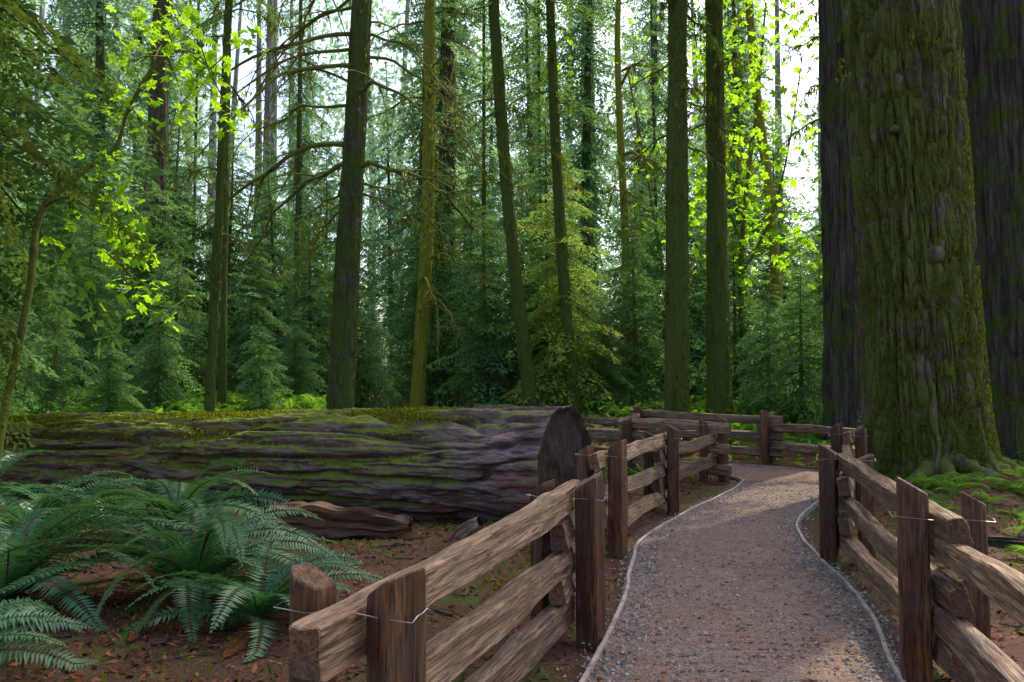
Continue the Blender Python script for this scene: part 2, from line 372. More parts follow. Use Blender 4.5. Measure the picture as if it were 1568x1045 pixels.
def crown(mb, H, h0, Lmax, nb, sprays, seed, lean=(0, 0), mat=1, wood=0, power=.75, up=.1, down=-.45, gap=.12, base=(0, 0, 0), r=.1, jit=.1):
    g = np.random.default_rng(seed); az = g.random()*6
    for i in range(nb):
        s = (i+g.random())/nb; z = h0+(H-h0)*s**.9*.985
        az += 2.4+g.normal(0, .35)
        if g.random() < gap: continue
        L = Lmax*((1-s)**power)*g.uniform(.5, 1.2)+.12*Lmax*.6
        if s < .15: L *= .75+s*1.6
        pit = down+(up-down)*s+g.normal(0, jit)
        o = np.array([base[0]+lean[0]*z/H, base[1]+lean[1]*z/H, base[2]+z])
        Q = sprays[g.integers(len(sprays))]
        tip = np.hypot(Q[:, 2, 0]-.1, Q[:, 2, 1]*1.8)       # paler new growth at the tips; also paints in their lit look
        mb.quads(xf(Q, L, az, pit, g.normal(0, .3), o), mat, np.clip(tip*.8-.08+g.normal(0, .14)+.25*g.random(len(Q)), 0, 1))
        tt = np.array([0, .35, .8]); C = np.stack([tt, 0*tt, -.22*tt*tt], 1)
        mb.add(*tube(xf(C, L, az, pit, 0, o), np.array([1, .6, .15])*(.008+.006*L), 4), m=wood)
def conifer(name, H, r, h0, Lmax, nb, spr, seed, mats, **k):
    mb = MB(); nl = 14
    z = np.linspace(0, H, nl); P = np.stack([.1*r*np.sin(z+seed), .1*r*np.cos(z*1.3), z-.3], 1)
    mb.add(*tube(P, r*(1-z/H*.95)+r*.5*np.exp(-z/.5), 10, .12, seed), m=0)
    crown(mb, H, h0, Lmax, nb, spr, seed, **k)
    return mb.mesh(name, mats)
YM = [conifer("young_conifer", H, .03+.009*H, .25, Lm, nb, SPR_S, sd, [M_twig, M_needlit], gap=g, jit=.16) for H, Lm, nb, sd, g in
      ((3.2, 1.35, 75, 1, .05), (5.5, 1.9, 105, 2, .08), (8.0, 2.4, 130, 3, .1), (11, 2.9, 155, 4, .12))]
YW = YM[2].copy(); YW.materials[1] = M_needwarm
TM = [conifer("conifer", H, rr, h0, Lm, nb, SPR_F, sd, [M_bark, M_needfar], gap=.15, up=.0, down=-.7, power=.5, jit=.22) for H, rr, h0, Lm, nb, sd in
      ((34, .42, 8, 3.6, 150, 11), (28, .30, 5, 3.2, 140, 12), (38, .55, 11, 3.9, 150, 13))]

def gz(x, y): return float(terrain(np.array(x), np.array(y)))
def at(k, d): return (k*d, d)          # bearing tangent, distance north
for k, d, v, s in [(-.53, 21, 1, 1.0), (-.42, 20.5, 0, 1.4), (-.63, 19, 1, 1.0), (-.33, 21, 1, .85), (-.47, 23, 2, .95),
                   (-.25, 23, 2, .75), (-.19, 22.5, 0, 1.4), (-.03, 22.5, 1, 1.1), (.045, 23, 3, .85), (.015, 25, 2, 1.0), (-.09, 26, 3, .8),
                   (.155, 22, 1, 1.05), (.28, 22, 1, 1.0), (.32, 19.5, 0, 1.1), (.36, 18, 1, .75), (.21, 26, 3, .9), (.62, 16.5, 1, .7),
                   (-.66, 15, 1, .8), (-.56, 25, 3, .9), (.40, 24, 2, .9), (.33, 30, 3, 1), (-.36, 26, 3, .9), (.115, 20.8, 0, .9), (.64, 19, 2, .8),
                   (-.50, 17, 0, .75), (-.57, 18, 0, .95), (-.31, 17.5, 0, .7), (-.44, 18.5, 0, .9), (-.27, 20, 0, .8)]:
    x, y = at(k, d); obj("young_conifer", YM[v], (x, y, gz(x, y)), (random.uniform(-.04, .04), random.uniform(-.04, .04), random.random()*6.28), s)
obj("sun_tinted_fir", YW, (.066*20.7, 20.9, gz(.066*20.7, 20.9)), (0, 0, 1.0), .88)
DF = empty("distant_forest"); g = np.random.default_rng(5); cnt = 0; placed = []
def free(x, y, dmin):
    for a, b in placed:
        if (a-x)**2+(b-y)**2 < dmin*dmin: return False
    placed.append((x, y)); return True
gaps = [(-.335, .03), (.375, .02), (-.2, .015)]
def ingap(x, y):
    return any(abs(x/y-c) < w+1.6/y for c, w in gaps)
tr = 0
while cnt < 34 and tr < 4000:
    tr += 1
    y = 30+30*g.random(); x = g.uniform(-.75, .75)*y
    if ingap(x, y) or not free(x, y, 4.4): continue
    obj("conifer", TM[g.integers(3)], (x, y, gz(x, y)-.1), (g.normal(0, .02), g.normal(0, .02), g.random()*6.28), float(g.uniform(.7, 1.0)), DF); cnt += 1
cnt = 0; tr = 0
while cnt < 60 and tr < 4000:
    tr += 1
    y = 25+30*g.random(); x = g.uniform(-.72, .72)*y
    if not free(x, y, 2.3): continue
    v = int(g.integers(1, 4)); obj("conifer_sapling", YM[v], (x, y, gz(x, y)-.1), (g.normal(0, .03), g.normal(0, .03), g.random()*6.28), float(g.uniform(.7, 1.15)), DF); cnt += 1
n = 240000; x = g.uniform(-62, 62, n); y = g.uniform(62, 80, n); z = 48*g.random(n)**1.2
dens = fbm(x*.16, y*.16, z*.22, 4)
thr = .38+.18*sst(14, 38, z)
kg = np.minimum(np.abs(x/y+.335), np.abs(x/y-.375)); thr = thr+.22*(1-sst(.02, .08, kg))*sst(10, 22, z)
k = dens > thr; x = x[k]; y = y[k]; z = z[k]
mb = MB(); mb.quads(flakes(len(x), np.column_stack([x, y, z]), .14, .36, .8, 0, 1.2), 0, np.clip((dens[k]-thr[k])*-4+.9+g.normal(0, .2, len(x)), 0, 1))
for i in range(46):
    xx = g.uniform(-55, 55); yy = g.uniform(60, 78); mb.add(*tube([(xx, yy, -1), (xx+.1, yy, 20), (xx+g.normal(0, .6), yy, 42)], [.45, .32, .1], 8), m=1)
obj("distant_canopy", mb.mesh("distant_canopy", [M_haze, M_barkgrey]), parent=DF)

# ------------------------------------------------------------------ individual large trunks
def bark_geo(H, r0, r1, flare, na, nl, amp, plate, zlen, seed, lean=(0, 0), bend=0, roots=0, fl_h=.6, dense=1.6, lump=.22):
    tt = np.linspace(0, 1, nl)**dense; z = tt*H; th = np.linspace(0, 2*np.pi, na, endpoint=False)
    Z, TH = np.meshgrid(z, th, indexing='ij')
    rad = r0+(r1-r0)*(Z/H)**.9+flare*np.exp(-Z/fl_h)*(1+(.55*np.sin(TH*roots+seed)+.25*np.sin(TH*(roots*2+1)+2*seed) if roots else 0))
    k = r0/plate
    cx, cy = np.cos(TH)*k, np.sin(TH)*k
    wob = fbm(cx*.5+3, cy*.5, Z*.5+seed, 2)*1.2
    n1 = vn(cx+wob+seed, cy+seed*2, Z/zlen); n2 = vn(cx*2.3+seed, cy*2.3+wob, Z/zlen*2.2+7)
    rd = 1-np.abs(2*n1-1); rd2 = 1-np.abs(2*n2-1)
    d = -amp*(rd**4)-amp*.5*rd2**4+amp*.5*(fbm(cx*4, cy*4, Z*8/zlen*.4)-.5)+(fbm(np.cos(TH)*1.3, np.sin(TH)*1.3, Z*.5+seed)-.5)*r0*lump
    rad = rad+d
    bx = bend*np.sin(Z/H*np.pi*2.2)
    V = np.stack([lean[0]*Z/10+bx+rad*np.cos(TH), lean[1]*Z/10+rad*np.sin(TH), Z-.25], -1)
    return V, gridF(nl, na)
def limbs(mb, n, z0, z1, lean, L0, L1, seed, mat=2, moss=3, r=.03, az=None):
    g = np.random.default_rng(seed)
    for i in range(n):
        z = g.uniform(z0, z1); a = g.random()*6.283 if az is None else g.uniform(*az); L = g.uniform(L0, L1)
        dirv = np.array([math.cos(a), math.sin(a), 0]); P = [np.array([lean[0]*z/10, lean[1]*z/10, z])]
        up = g.uniform(.0, .5); m = 9
        for j in range(m):
            s = (j+1)/m
            dirv = dirv+np.array([g.normal(0, .16), g.normal(0, .16), 0])
            v = dirv/np.linalg.norm(dirv)*L/m; v[2] = L/m*(up-1.5*s+g.normal(0, .22))
            P.append(P[-1]+v)
        P = smoothpts(P, 18); rr = r*(1-np.linspace(0, .85, 18))*L/L1*g.uniform(.8, 1.2)
        mb.add(*tube(P, rr, 6, .3, i), m=mat)
        for s in range(8):
            q = g.integers(4, 16); dd = P[q]-P[q-1]; dd /= np.linalg.norm(dd)
            e = dd+g.normal(0, .8, 3)*np.array([1, 1, .6])+np.array([0, 0, -.2]); e /= np.linalg.norm(e); l = L*g.uniform(.15, .4)
            P2 = np.array([P[q], P[q]+e*l*.4, P[q]+e*l*.75+np.array([0, 0, -.08*l]), P[q]+e*l+np.array([0, 0, -.25*l])])
            mb.add(*tube(P2, rr[q]*np.array([.55, .4, .3, .12]), 4), m=mat)
            k = 6; c = P2[g.integers(0, 4, k)]+g.normal(0, .02, (k, 3)); h = g.uniform(.03, .13, k)[:, None]*np.array([[0, 0, -1.]]); w = g.normal(0, .014, (k, 3))
            mb.quads(np.stack([c-w, c+h*.5+w*.6, c+h, c+h*.4-w], 1), moss)
        k = 44; c = P[g.integers(0, 18, k)]+g.normal(0, .02, (k, 3)); h = g.uniform(.03, .20, k)[:, None]*np.array([[0, 0, -1.]]); w = g.normal(0, .016, (k, 3))
        mb.quads(np.stack([c-w, c+h*.5+w*.6, c+h, c+h*.4-w], 1), moss)
def bigtree(name, k, d, r0, bark, lean, seed, H=26, flare=.08, bend=0, crownz=9.5, Lm=2.4, nb=26, lim=None, na=64, nl=220, amp=.02, plate=.09, zlen=.6, r1=None, needle=None, fuzz=0):
    x, y = at(k, d); mb = MB()
    V, F = bark_geo(H, r0, (r1 if r1 else r0*.45), flare, na, nl, amp, plate, zlen, seed, lean, bend, 4)
    mb.add(V, F, m=0)
    if fuzz:
        g_ = np.random.default_rng(seed); VV = V.reshape(-1, 3); VV = VV[VV[:, 2] < 11]; i_ = g_.integers(0, len(VV), fuzz)
        P_ = VV[i_]+g_.normal(0, .02, (fuzz, 3)); m_ = fbm(P_[:, 0]*3, P_[:, 1]*3, P_[:, 2]*.9+seed, 3) > .44
        mb.quads(flakes(int(m_.sum()), P_[m_], .012, .045, 1.6, 0, .8), 3)
    crown(mb, H, crownz, Lm, nb, SPR_T, seed, lean=(lean[0]*H/10, lean[1]*H/10), mat=1, wood=2, gap=.1)
    if lim:
        for l in lim: limbs(mb, l[0], l[1], l[2], lean, l[3], l[4], seed+l[0], az=(l[5] if len(l) > 5 else None), r=(l[6] if len(l) > 6 else .03))
    me = mb.mesh(name, [bark, needle or M_need, M_twig, M_mossleaf])
    return obj(name, me, (x, y, gz(x, y)))
W = (2.4, 3.9); E_ = (-.8, .8)
bigtree("slender_conifer", -.378, 14.5, .10, M_barkmossy, (.3, 0), 21, H=20, lim=[(6, 4, 9, .5, 1.6)], crownz=8, fuzz=1500)
bigtree("slender_conifer", -.360, 19, .10, M_barkmossy, (0, 0), 22, H=20)
bigtree("mossy_fir", -.217, 15.5, .27, M_bark, (.45, 0), 23, H=24, flare=.1, amp=.03, crownz=12, fuzz=3000, lim=[(13, 5.0, 10.5, 1.8, 4.2, W, .055), (11, 5.0, 10.5, 1.4, 3.8, E_, .055), (4, 3.5, 5.5, 1, 2.2, W)])
bigtree("mossy_maple_trunk", -.122, 22, .22, M_barkyel, (.35, 0), 24, H=24, bend=.12, lim=[(26, 3.5, 12, 1, 3.4, None, .055)], amp=.025, crownz=13, fuzz=4000)
bigtree("leaning_conifer", .029, 19.8, .19, M_barkmossy, (-.95, 0), 25, H=24, bend=-.12, lim=[(8, 6, 11, .5, 2.2)], crownz=8, fuzz=3500)
bigtree("slender_conifer", .078, 20.2, .165, M_barkmossy, (-.55, 0), 26, H=24, bend=-.08, lim=[(7, 6, 11, .5, 2.2)], crownz=8, fuzz=3000)
bigtree("straight_conifer", .2035, 17, .27, M_barkmossy, (.12, 0), 27, H=27, lim=[(9, 6, 10, .7, 2.0)], amp=.025, fuzz=7000)
bigtree("straight_conifer", .257, 18.2, .27, M_barkmossy, (.0, 0), 28, H=27, lim=[(7, 6, 10, .7, 2.0)], amp=.025, fuzz=7000)
bigtree("mossy_maple_trunk", .135, 26, .17, M_barkyel, (.1, 0), 29, H=18, bend=.15, crownz=14, nb=12, lim=[(14, 4, 11, 1, 2.8, None, .045)])
bigtree("mossy_maple_trunk", .33, 27, .22, M_barkyel, (-.4, 0), 30, H=20, bend=.2, crownz=14, nb=12, lim=[(12, 3, 11, 1, 2.8, None, .045)])
bigtree("grey_snag", -.312, 33, .22, M_barkgrey, (.1, 0), 31, H=22, crownz=16, nb=10, lim=[(10, 6, 16, .6, 1.6)])
bigtree("old_cedar", -.452, 24, .36, M_barkred, (.15, 0), 32, H=30, crownz=10, Lm=3.2, flare=.2, needle=M_needlit)
bigtree("old_fir", -.085, 30, .42, M_barkred, (.1, 0), 33, H=32, crownz=10, Lm=3.4, needle=M_needlit)
bigtree("old_fir", .10, 33, .38, M_bark, (-.1, 0), 34, H=32, crownz=12, Lm=3.4, needle=M_needlit)
for k, d in ((.035, 30), (-.035, 28), (.185, 34), (.29, 36), (-.27, 25), (-.4, 33)):
    bigtree("thin_fir", k, d, .10, M_bark, (random.uniform(-.2, .2), 0), int(d*7), H=20, crownz=6, Lm=1.7, nb=45, na=16, nl=60, needle=M_needlit)
mb = MB()
mb.add(*bark_geo(30, .84, .74, .22, 420, 900, .11, .12, .75, 3, (-.36, .1), 0, 7, .6, 1.5, lump=.13), m=0)
crown(mb, 30, 13, 4.5, 40, SPR_T, 77, lean=(-1.1, .3), mat=1, wood=2)
for (a, z, l, r) in ((-1.75, 3.05, .12, .08), (-2.3, 4.9, .16, .05), (-1.3, 6.0, .2, .045)):
    o = np.array([-.036*z+.72*math.cos(a), .72*math.sin(a), z]); dv = np.array([math.cos(a), math.sin(a), -.15])
    mb.add(*tube(np.array([o, o+dv*l*.6, o+dv*l*.95, o+dv*l]), np.array([1.5, 1.2, .7, .05])*r, 18, .8, a), m=0)
limbs(mb, 8, 6.5, 9.5, (-.36, .1), .9, 1.9, 5, az=(2.6, 4.2))
k = 26000; a = g.uniform(-3.4, .4, k); z = 9*g.random(k)**1.3; ms = fbm(np.cos(a)*3, np.sin(a)*3, z*1.1, 3)+.25*np.exp(-z/1.2) > .50; a = a[ms]; z = z[ms]
rr = .84-.10*(z/30)**.9+.22*np.exp(-z/.6)-.01
mb.quads(flakes(len(a), np.column_stack([-.036*z+rr*np.cos(a), .01*z+rr*np.sin(a), z-.25]), .008, .028, 1.2, 0, .8), 3)
obj("giant_fir", mb.mesh("giant_fir", [M_barkbig, M_need, M_twig, M_mossleaf]), (BT[0], BT[1], gz(*BT)-.15))
def giant(name, k, d, r0, r1, lean, seed, bark, fl=.2):
    x, y = at(k, d); mb = MB(); mb.add(*bark_geo(30, r0, r1, fl, 220, 420, .05, .13, .9, seed, lean, 0, 6, .6, lump=.1), m=0)
    crown(mb, 30, 13, 4.0, 26, SPR_T, seed, lean=(lean[0]*3, 0), mat=1, wood=2)
    limbs(mb, 9, 5, 11, lean, .8, 2.0, seed)
    obj(name, mb.mesh(name, [bark, M_need, M_twig, M_mossleaf]), (x, y, gz(x, y)))
giant("old_cedar", .410, 16.5, .38, .34, (.05, 0), 41, M_barkred, .12)
giant("old_cedar", .438, 19.5, .40, .36, (-.1, 0), 43, M_barkred, .2)
giant("old_cedar", .650, 14.6, .96, .85, (-.30, 0), 42, M_barkred, .2)
mb = MB()
for i in range(11):
    a = -3.3+i*.40+random.uniform(-.1, .1); L = random.uniform(.5, 1.2); P = []
    for s in np.linspace(0, 1, 8):
        rr = .75+L*s; aa = a+.25*math.sin(s*3+i); px, py = BT[0]+rr*math.cos(aa), BT[1]+rr*math.sin(aa)
        P.append((px, py, gz(px, py)+.14*(1-s)**2-.03-.09*s))
    mb.add(*tube(smoothpts(P, 16), np.linspace(.14, .02, 16), 12, .7, i))
obj("fir_roots", mb.mesh("fir_roots", [M_barkbig], True))
for (x, y, H, h0, sd, Lm, nb, sp, mt) in ((-6.5, 8.0, 10, 3.3, 51, 3.1, 80, SPR_N, M_needdark), (-8.8, 11.5, 14, 2.5, 52, 3.9, 110, SPR_T, M_need)):
    mb = MB(); z = np.linspace(0, H, 20); mb.add(*tube(np.stack([0*z, 0*z, z-.2], 1), .2*(1-z/H*.9), 12, .1), m=0)
    crown(mb, H, h0, Lm, nb, sp, sd, down=-.65, up=-.2, gap=.08, mat=1, power=.35, jit=.25)
    obj("western_hemlock", mb.mesh("western_hemlock", [M_bark, mt]), (x, y, gz(x, y)))

# ------------------------------------------------------------------ maples
def mapleleaves(mb, centres, n, spread, size, mat=1):
    for c in centres:
        for i in range(n):
            p = np.array(c)+rng.normal(0, 1, 3)*np.array(spread)
            s = size*rng.uniform(.6, 1.2); a0 = rng.random()*6.28; nx, ny = rng.normal(0, .55, 2)
            U = np.array([1, 0, -nx]); Vv = np.array([0, 1, -ny]); q = []
            for da, l in ((0, 1), (.75, .85), (-.75, .85), (1.6, .55), (-1.6, .55)):
                d = math.cos(a0+da)*U+math.sin(a0+da)*Vv; e = -math.sin(a0+da)*U+math.cos(a0+da)*Vv
                q.append([p, p+d*l*s*.5+e*s*.26, p+d*l*s+np.array([0, 0, -.12*s]), p+d*l*s*.5-e*s*.26])
            k = len(q); mb.add(np.array(q).reshape(-1, 3), np.arange(4*k).reshape(k, 4), mat, np.full(4*k, rng.random()))
def maple(name, base, stems, n, spread, size):
    mb = MB(); mb_c = []
    for st in stems:
        P = smoothpts(st[0], 24); mb.add(*tube(P, np.linspace(st[1], st[1]*.25, 24), 8, .3), m=0)
        if st[2]:
            for j in range(st[2]):
                q = P[rng.integers(int(24*st[3]), 24)]; e = q+rng.normal(0, 1, 3)*np.array(spread)*1.3
                mb.add(*tube(np.array([q, (q+e)/2+[0, 0, .05], e]), [.01, .007, .003], 4), m=0); mb_c.append(e)
    mapleleaves(mb, mb_c, n, np.array(spread)*.55, size)
    obj(name, mb.mesh(name, [M_twig, M_maple]), base)
maple("vine_maple", (-6.0, 9.2, 0), [
    ([(0, 0, -.2), (.2, 0, 1.2), (.45, 0, 2.6), (.55, 0, 3.5), (.95, .1, 4.0), (1.35, .1, 4.3), (1.5, .1, 4.8), (1.9, 0, 5.4)], .055, 4, .8),
    ([(.6, 0, 3.6), (1.0, -.2, 3.65), (1.4, -.3, 3.4), (1.65, -.4, 3.05), (1.8, -.4, 2.75)], .02, 15, .4),
    ([(1.5, .1, 4.8), (2.0, -.1, 5.3), (2.4, -.2, 5.3), (2.6, -.2, 5.0)], .018, 16, .3)], 15, (.22, .3, .24), .09)
maple("bigleaf_maple", (.30*22, 22, .1), [
    ([(0, 0, -.2), (-.3, 0, 3), (-.2, 0, 6), (.2, 0, 9), (.5, 0, 12)], .10, 24, .4),
    ([(-.2, 0, 5), (-.8, -.3, 6.5), (-1.3, -.3, 8.5), (-1.2, 0, 10.5)], .05, 18, .3),
    ([(-.2, 0, 4.5), (.5, -.3, 6), (1.0, -.3, 8), (1.5, 0, 10.5)], .05, 22, .2)], 20, (.75, .7, .75), .17)
maple("bigleaf_maple", (.18*27, 27, .1), [
    ([(0, 0, -.2), (.3, 0, 4), (-.2, 0, 8), (-.9, 0, 12)], .10, 10, .5)], 11, (.8, .8, .7), .18)

# ------------------------------------------------------------------ ferns
def fern(mb, c, nf, L, npair, seed, pw=.075, mat=0, stem=1, spreadz=1.0, droop=1.0):
    g = np.random.default_rng(seed)
    for i in range(nf):
        az = i*2.399+g.normal(0, .2); l = L*g.uniform(.65, 1.1); el = g.uniform(.5, 1.35)*spreadz
        s = np.linspace(0, 1, npair)
        ang = el-(1.15+.5*g.random())*droop*s**1.2*(.7+.5*el); ds = l/npair
        rr = np.cumsum(np.cos(ang))*ds; zz = np.cumsum(np.sin(ang))*ds
        side = g.normal(0, .15)*s**2*l
        d = np.array([math.cos(az), math.sin(az), 0]); e = np.array([-d[1], d[0], 0])
        P = np.array(c)+rr[:, None]*d+side[:, None]*e+zz[:, None]*np.array([0, 0, 1])
        P[:, 2] = np.maximum(P[:, 2], c[2]+.02)
        T = np.gradient(P, axis=0); T /= np.linalg.norm(T, axis=1)[:, None]
        mb.add(*tube(P[::2], np.linspace(.005, .0015, len(P[::2]))*(l/.9), 4), m=stem)
        w = pw*l/.9*1.25*np.clip(s/.12, .3, 1)*(1-s**2.6)**.9+.008
        Nv = np.cross(e, T); tw = g.normal(0, .35); shade = g.random()
        for sg in (-1, 1):
            E = e*math.cos(tw)*sg+Nv*math.sin(tw)*sg
            jit = g.normal(0, .13, (npair, 3))
            D = E+T*.28+jit*.6-Nv*.12; D /= np.linalg.norm(D, axis=1)[:, None]
            hw = T*ds*.50
            ww = w*g.uniform(.85, 1.1, npair)
            a = P+hw*.1; tip = P+D*ww[:, None]-np.array([0, 0, 1])*(ww*.14)[:, None]+hw*.3
            m1 = P+D*(ww*.30)[:, None]+hw; m2 = P+D*(ww*.30)[:, None]-hw
            mb.quads(np.stack([a, m1, tip, m2], 1)[3:], mat, np.clip(shade*.7+.3*g.random(npair), 0, 1)[3:])
def sword(x, y, nf, L, seed, npair=44, **k):
    mb = MB(); fern(mb, (0, 0, 0), nf, L, npair, seed, **k)
    fern(mb, (0, 0, .0), 5, L*.75, npair, seed+100, spreadz=.3, mat=2, stem=2)
    obj("sword_fern", mb.mesh("sword_fern", [M_fern, M_fernstem, M_dead]), (x, y, gz(x, y)+.03))
sword(-2.3, 5.9, 38, 1.45, 61, npair=58, pw=.075)
sword(-1.65, 5.3, 22, 1.05, 62, pw=.085)
sword(-3.5, 5.6, 28, 1.5, 63, npair=56, pw=.075)
sword(-4.7, 8.0, 28, 1.6, 64, npair=50)
sword(-6.0, 9.0, 22, 1.5, 65)
sword(-3.0, 4.1, 20, .95, 66, pw=.09)
sword(-3.4, 8.2, 26, 1.4, 67)
sword(-2.3, 3.35, 12, .6, 68, pw=.09)
mb = MB()
for i in range(14): fern(mb, (random.uniform(-2.4, -1.3), random.uniform(3.2, 4.1), .03), 2, .42, 30, 700+i, spreadz=.35, mat=0, stem=0)
obj("dead_fern_fronds", mb.mesh("dead_fern_fronds", [M_dead]))
tmpl = []
for s in range(4):
    m_ = MB(); fern(m_, (0, 0, 0), 11, .8, 15, 80+s, pw=.10, mat=0, stem=0)
    tmpl.append((np.concatenate(m_.V), np.concatenate(m_.F), np.concatenate(m_.A)))
mb = MB(); c = 0; g = np.random.default_rng(9)
while c < 940:
    if c < 150: x = g.uniform(4.3, 10); y = g.uniform(7.2, 15)
    elif c < 480: x = g.uniform(-13, -1.5); y = g.uniform(14, 20.5)
    else: y = 13+g.random()**1.1*20; x = g.uniform(-.68, .70)*y
    if pdist(x, y) < 1.6: continue
    ly = 9.2-(x-.5)*.42
    if x < 1.5 and y < ly+1.3: continue
    if (x-BT[0])**2+(y-BT[1])**2 < 1.8: continue
    V, F, A = tmpl[g.integers(4)]; a = g.random()*6.28; s = g.uniform(.3, .65) if c < 150 else g.uniform(.5, 1.35)
    Rz = np.array([[math.cos(a), -math.sin(a), 0], [math.sin(a), math.cos(a), 0], [0, 0, 1]])
    mb.add((V*s)@Rz.T+np.array([x, y, gz(x, y)]), F, 0, np.clip(A*.5+.8*(g.random()-.2), 0, 1)); c += 1
obj("fern_undergrowth", mb.mesh("fern_undergrowth", [M_fernlow]))
n = 24000; x = g.uniform(-7, 9, n); y = 2.3+g.random(n)**1.3*11; k = (pdist(x, y) > 1.15) & (fbm(x*.9+20, y*.9, 0*x, 3) > .48); x = x[k]; y = y[k]
mb = MB(); p = np.column_stack([x, y, terrain(x, y)])
for j in range(3): mb.quads(flakes(len(x), p+rng.normal(0, .02, p.shape)*[1, 1, .3], .005, .022, 1.1, .012, .8))
obj("moss_tufts", mb.mesh("moss_tufts", [M_mossleaf]))
n = 36000; y = 13+g.random(n)*32; x = g.uniform(-.7, .7, n)*y; k = (pdist(x, y) > 1.4) & (y > 9.2-(x-.5)*.42+1.2); x = x[k]; y = y[k]
mb = MB(); mb.quads(flakes(len(x), np.column_stack([x, y, terrain(x, y)+g.random(len(x))**2*.4]), .04, .12, .5, .03, 1))
obj("herb_carpet", mb.mesh("herb_carpet", [M_fernlow]))

# ------------------------------------------------------------------ fallen log
A0 = np.array([.62, 9.05]); A1 = np.array([-9.6, 13.1]); dv = A1-A0; LL = float(np.linalg.norm(dv))
na, nl = 400, 1050
z = np.linspace(0, LL, nl); th = np.linspace(0, 2*np.pi, na, endpoint=False); Z, TH = np.meshgrid(z, th, indexing='ij')
rb = .71-.19*Z/LL
cx, cy = np.cos(TH)*2.6, np.sin(TH)*2.6; wob = fbm(cx*.8, cy*.8, Z*.8, 3)*1.8
n1 = vn(cx+wob, cy+5, Z/3.6); n2 = vn(cx*2.4+wob, cy*2.4, Z/1.7+3); n3 = fbm(cx*6, cy*6, Z*6, 4); n4 = vn(cx*5+wob*1.5, cy*5, Z*1.4)
pl = vn(cx*3+wob, cy*3+9, Z*1.1)
d = -.14*(1-np.abs(2*n1-1))**8-.05*(1-np.abs(2*n2-1))**7-.018*(1-np.abs(2*n4-1))**3+.055*(n3-.5)+.012*(vn(cx*18, cy*18, Z*14)-.5)+.10*(fbm(cx*.5, cy*.5+7, Z*.4, 2)-.5)+.03*(sst(.45, .55, pl)-.5)
d = d*(.35+.65*sst(0, .25, Z))
r = rb+d
ze = Z+np.where(Z < .6, (.10*np.cos(TH)+.05*(vn(cx*3, cy*3, 0*Z)-.5))*(1-Z/.6), 0)
V = np.stack([r*np.cos(TH), r*np.sin(TH), ze], -1)
mb = MB(); mb.add(V, gridF(nl, na), 0)
rings = 30; e0 = V[0]; f = np.linspace(1, .01, rings)
ci = np.stack([.69*np.cos(th), .69*np.sin(th), .10*np.cos(th)], -1)
CV = np.array([e0*sst(.9, 1, q_)*q_+ci*(1-sst(.9, 1, q_))*q_ if q_ < 1 else e0 for q_ in f])
CV[..., 2] += (.10*(fbm(CV[..., 0]*5, CV[..., 1]*5, 0*CV[..., 0])-.5)+.05*(sst(.48, .52, vn(CV[..., 0]*2.2, CV[..., 1]*.8, 3+0*CV[..., 0]))-.5))*(np.arange(rings)[:, None] > 1)+np.where(np.arange(rings)[:, None] > 1, .03, 0)
mb.add(CV, gridF(rings, na)[:, ::-1], 1)
me = mb.mesh("fallen_log", [M_log, M_logend], True)
o = obj("fallen_log", me, (A0[0], A0[1], .60))
q = Vector((dv[0], dv[1], -.15)).to_track_quat('Z', 'Y'); o.rotation_mode = 'QUATERNION'; o.rotation_quaternion = q
k = 42000; zz = 1+(LL-1)*rng.random(k); ta = rng.normal(-.25, .6, k); up = np.array([0, 0, 1.]); dl = np.array([dv[0], dv[1], -.15]); dl /= np.linalg.norm(dl); sd = np.cross(up, dl); sd /= np.linalg.norm(sd)
if sd[1] > 0: sd = -sd
up2 = np.cross(dl, sd); up2 *= np.sign(up2[2])
msk = (fbm(zz*1.1, ta*5, 0*zz, 3)+np.minimum(zz, 6)*.035 > .60); zz = zz[msk]; ta = -ta[msk]; rr = (.71-.19*zz/LL)-.005
P = np.array([A0[0], A0[1], .60])+dl*zz[:, None]+(sd*np.sin(ta)[:, None]+up2*np.cos(ta)[:, None])*rr[:, None]
mb = MB(); mb.quads(flakes(len(P), P, .008, .028, 1.0, -.005, .8)); obj("log_moss", mb.mesh("log_moss", [M_mossleaf]))

def slab(name, a, b, w, h, seed, mat):
    a = Vector(a); b = Vector(b); L = (b-a).length; nl, na = 60, 28
    zz = np.linspace(0, L, nl); th = np.linspace(0, 2*np.pi, na, endpoint=False); Z, TH = np.meshgrid(zz, th, indexing='ij')
    pr = np.sin(np.clip(Z/L, .02, .98)*np.pi)**.25
    n_ = vn(np.cos(TH)*3+seed, np.sin(TH)*3, Z*1.5); m_ = 1+.9*(n_-.5)+.6*(vn(np.cos(TH)*9, np.sin(TH)*9+seed, Z*4)-.5)
    V = np.stack([w*np.sign(np.cos(TH))*np.abs(np.cos(TH))**.7*m_*pr, h*np.sin(TH)*m_*pr, Z], -1)
    mb = MB(); mb.add(V, gridF(nl, na)); o = obj(name, mb.mesh(name, [mat]), a); o.rotation_mode = 'QUATERNION'; o.rotation_quaternion = (b-a).to_track_quat('Z', 'Y')
    return o
slab("rotten_wood_slab", (-2.7, 8.35, .18), (-1.0, 8.0, .15), .14, .15, 3, M_end)
slab("broken_wood_chunk", (-.55, 7.9, .02), (-.30, 7.75, .24), .10, .09, 5, M_rail)
slab("broken_branch", (4.2, 7.9, .06), (6.6, 7.2, .06), .05, .045, 9, M_barkred)

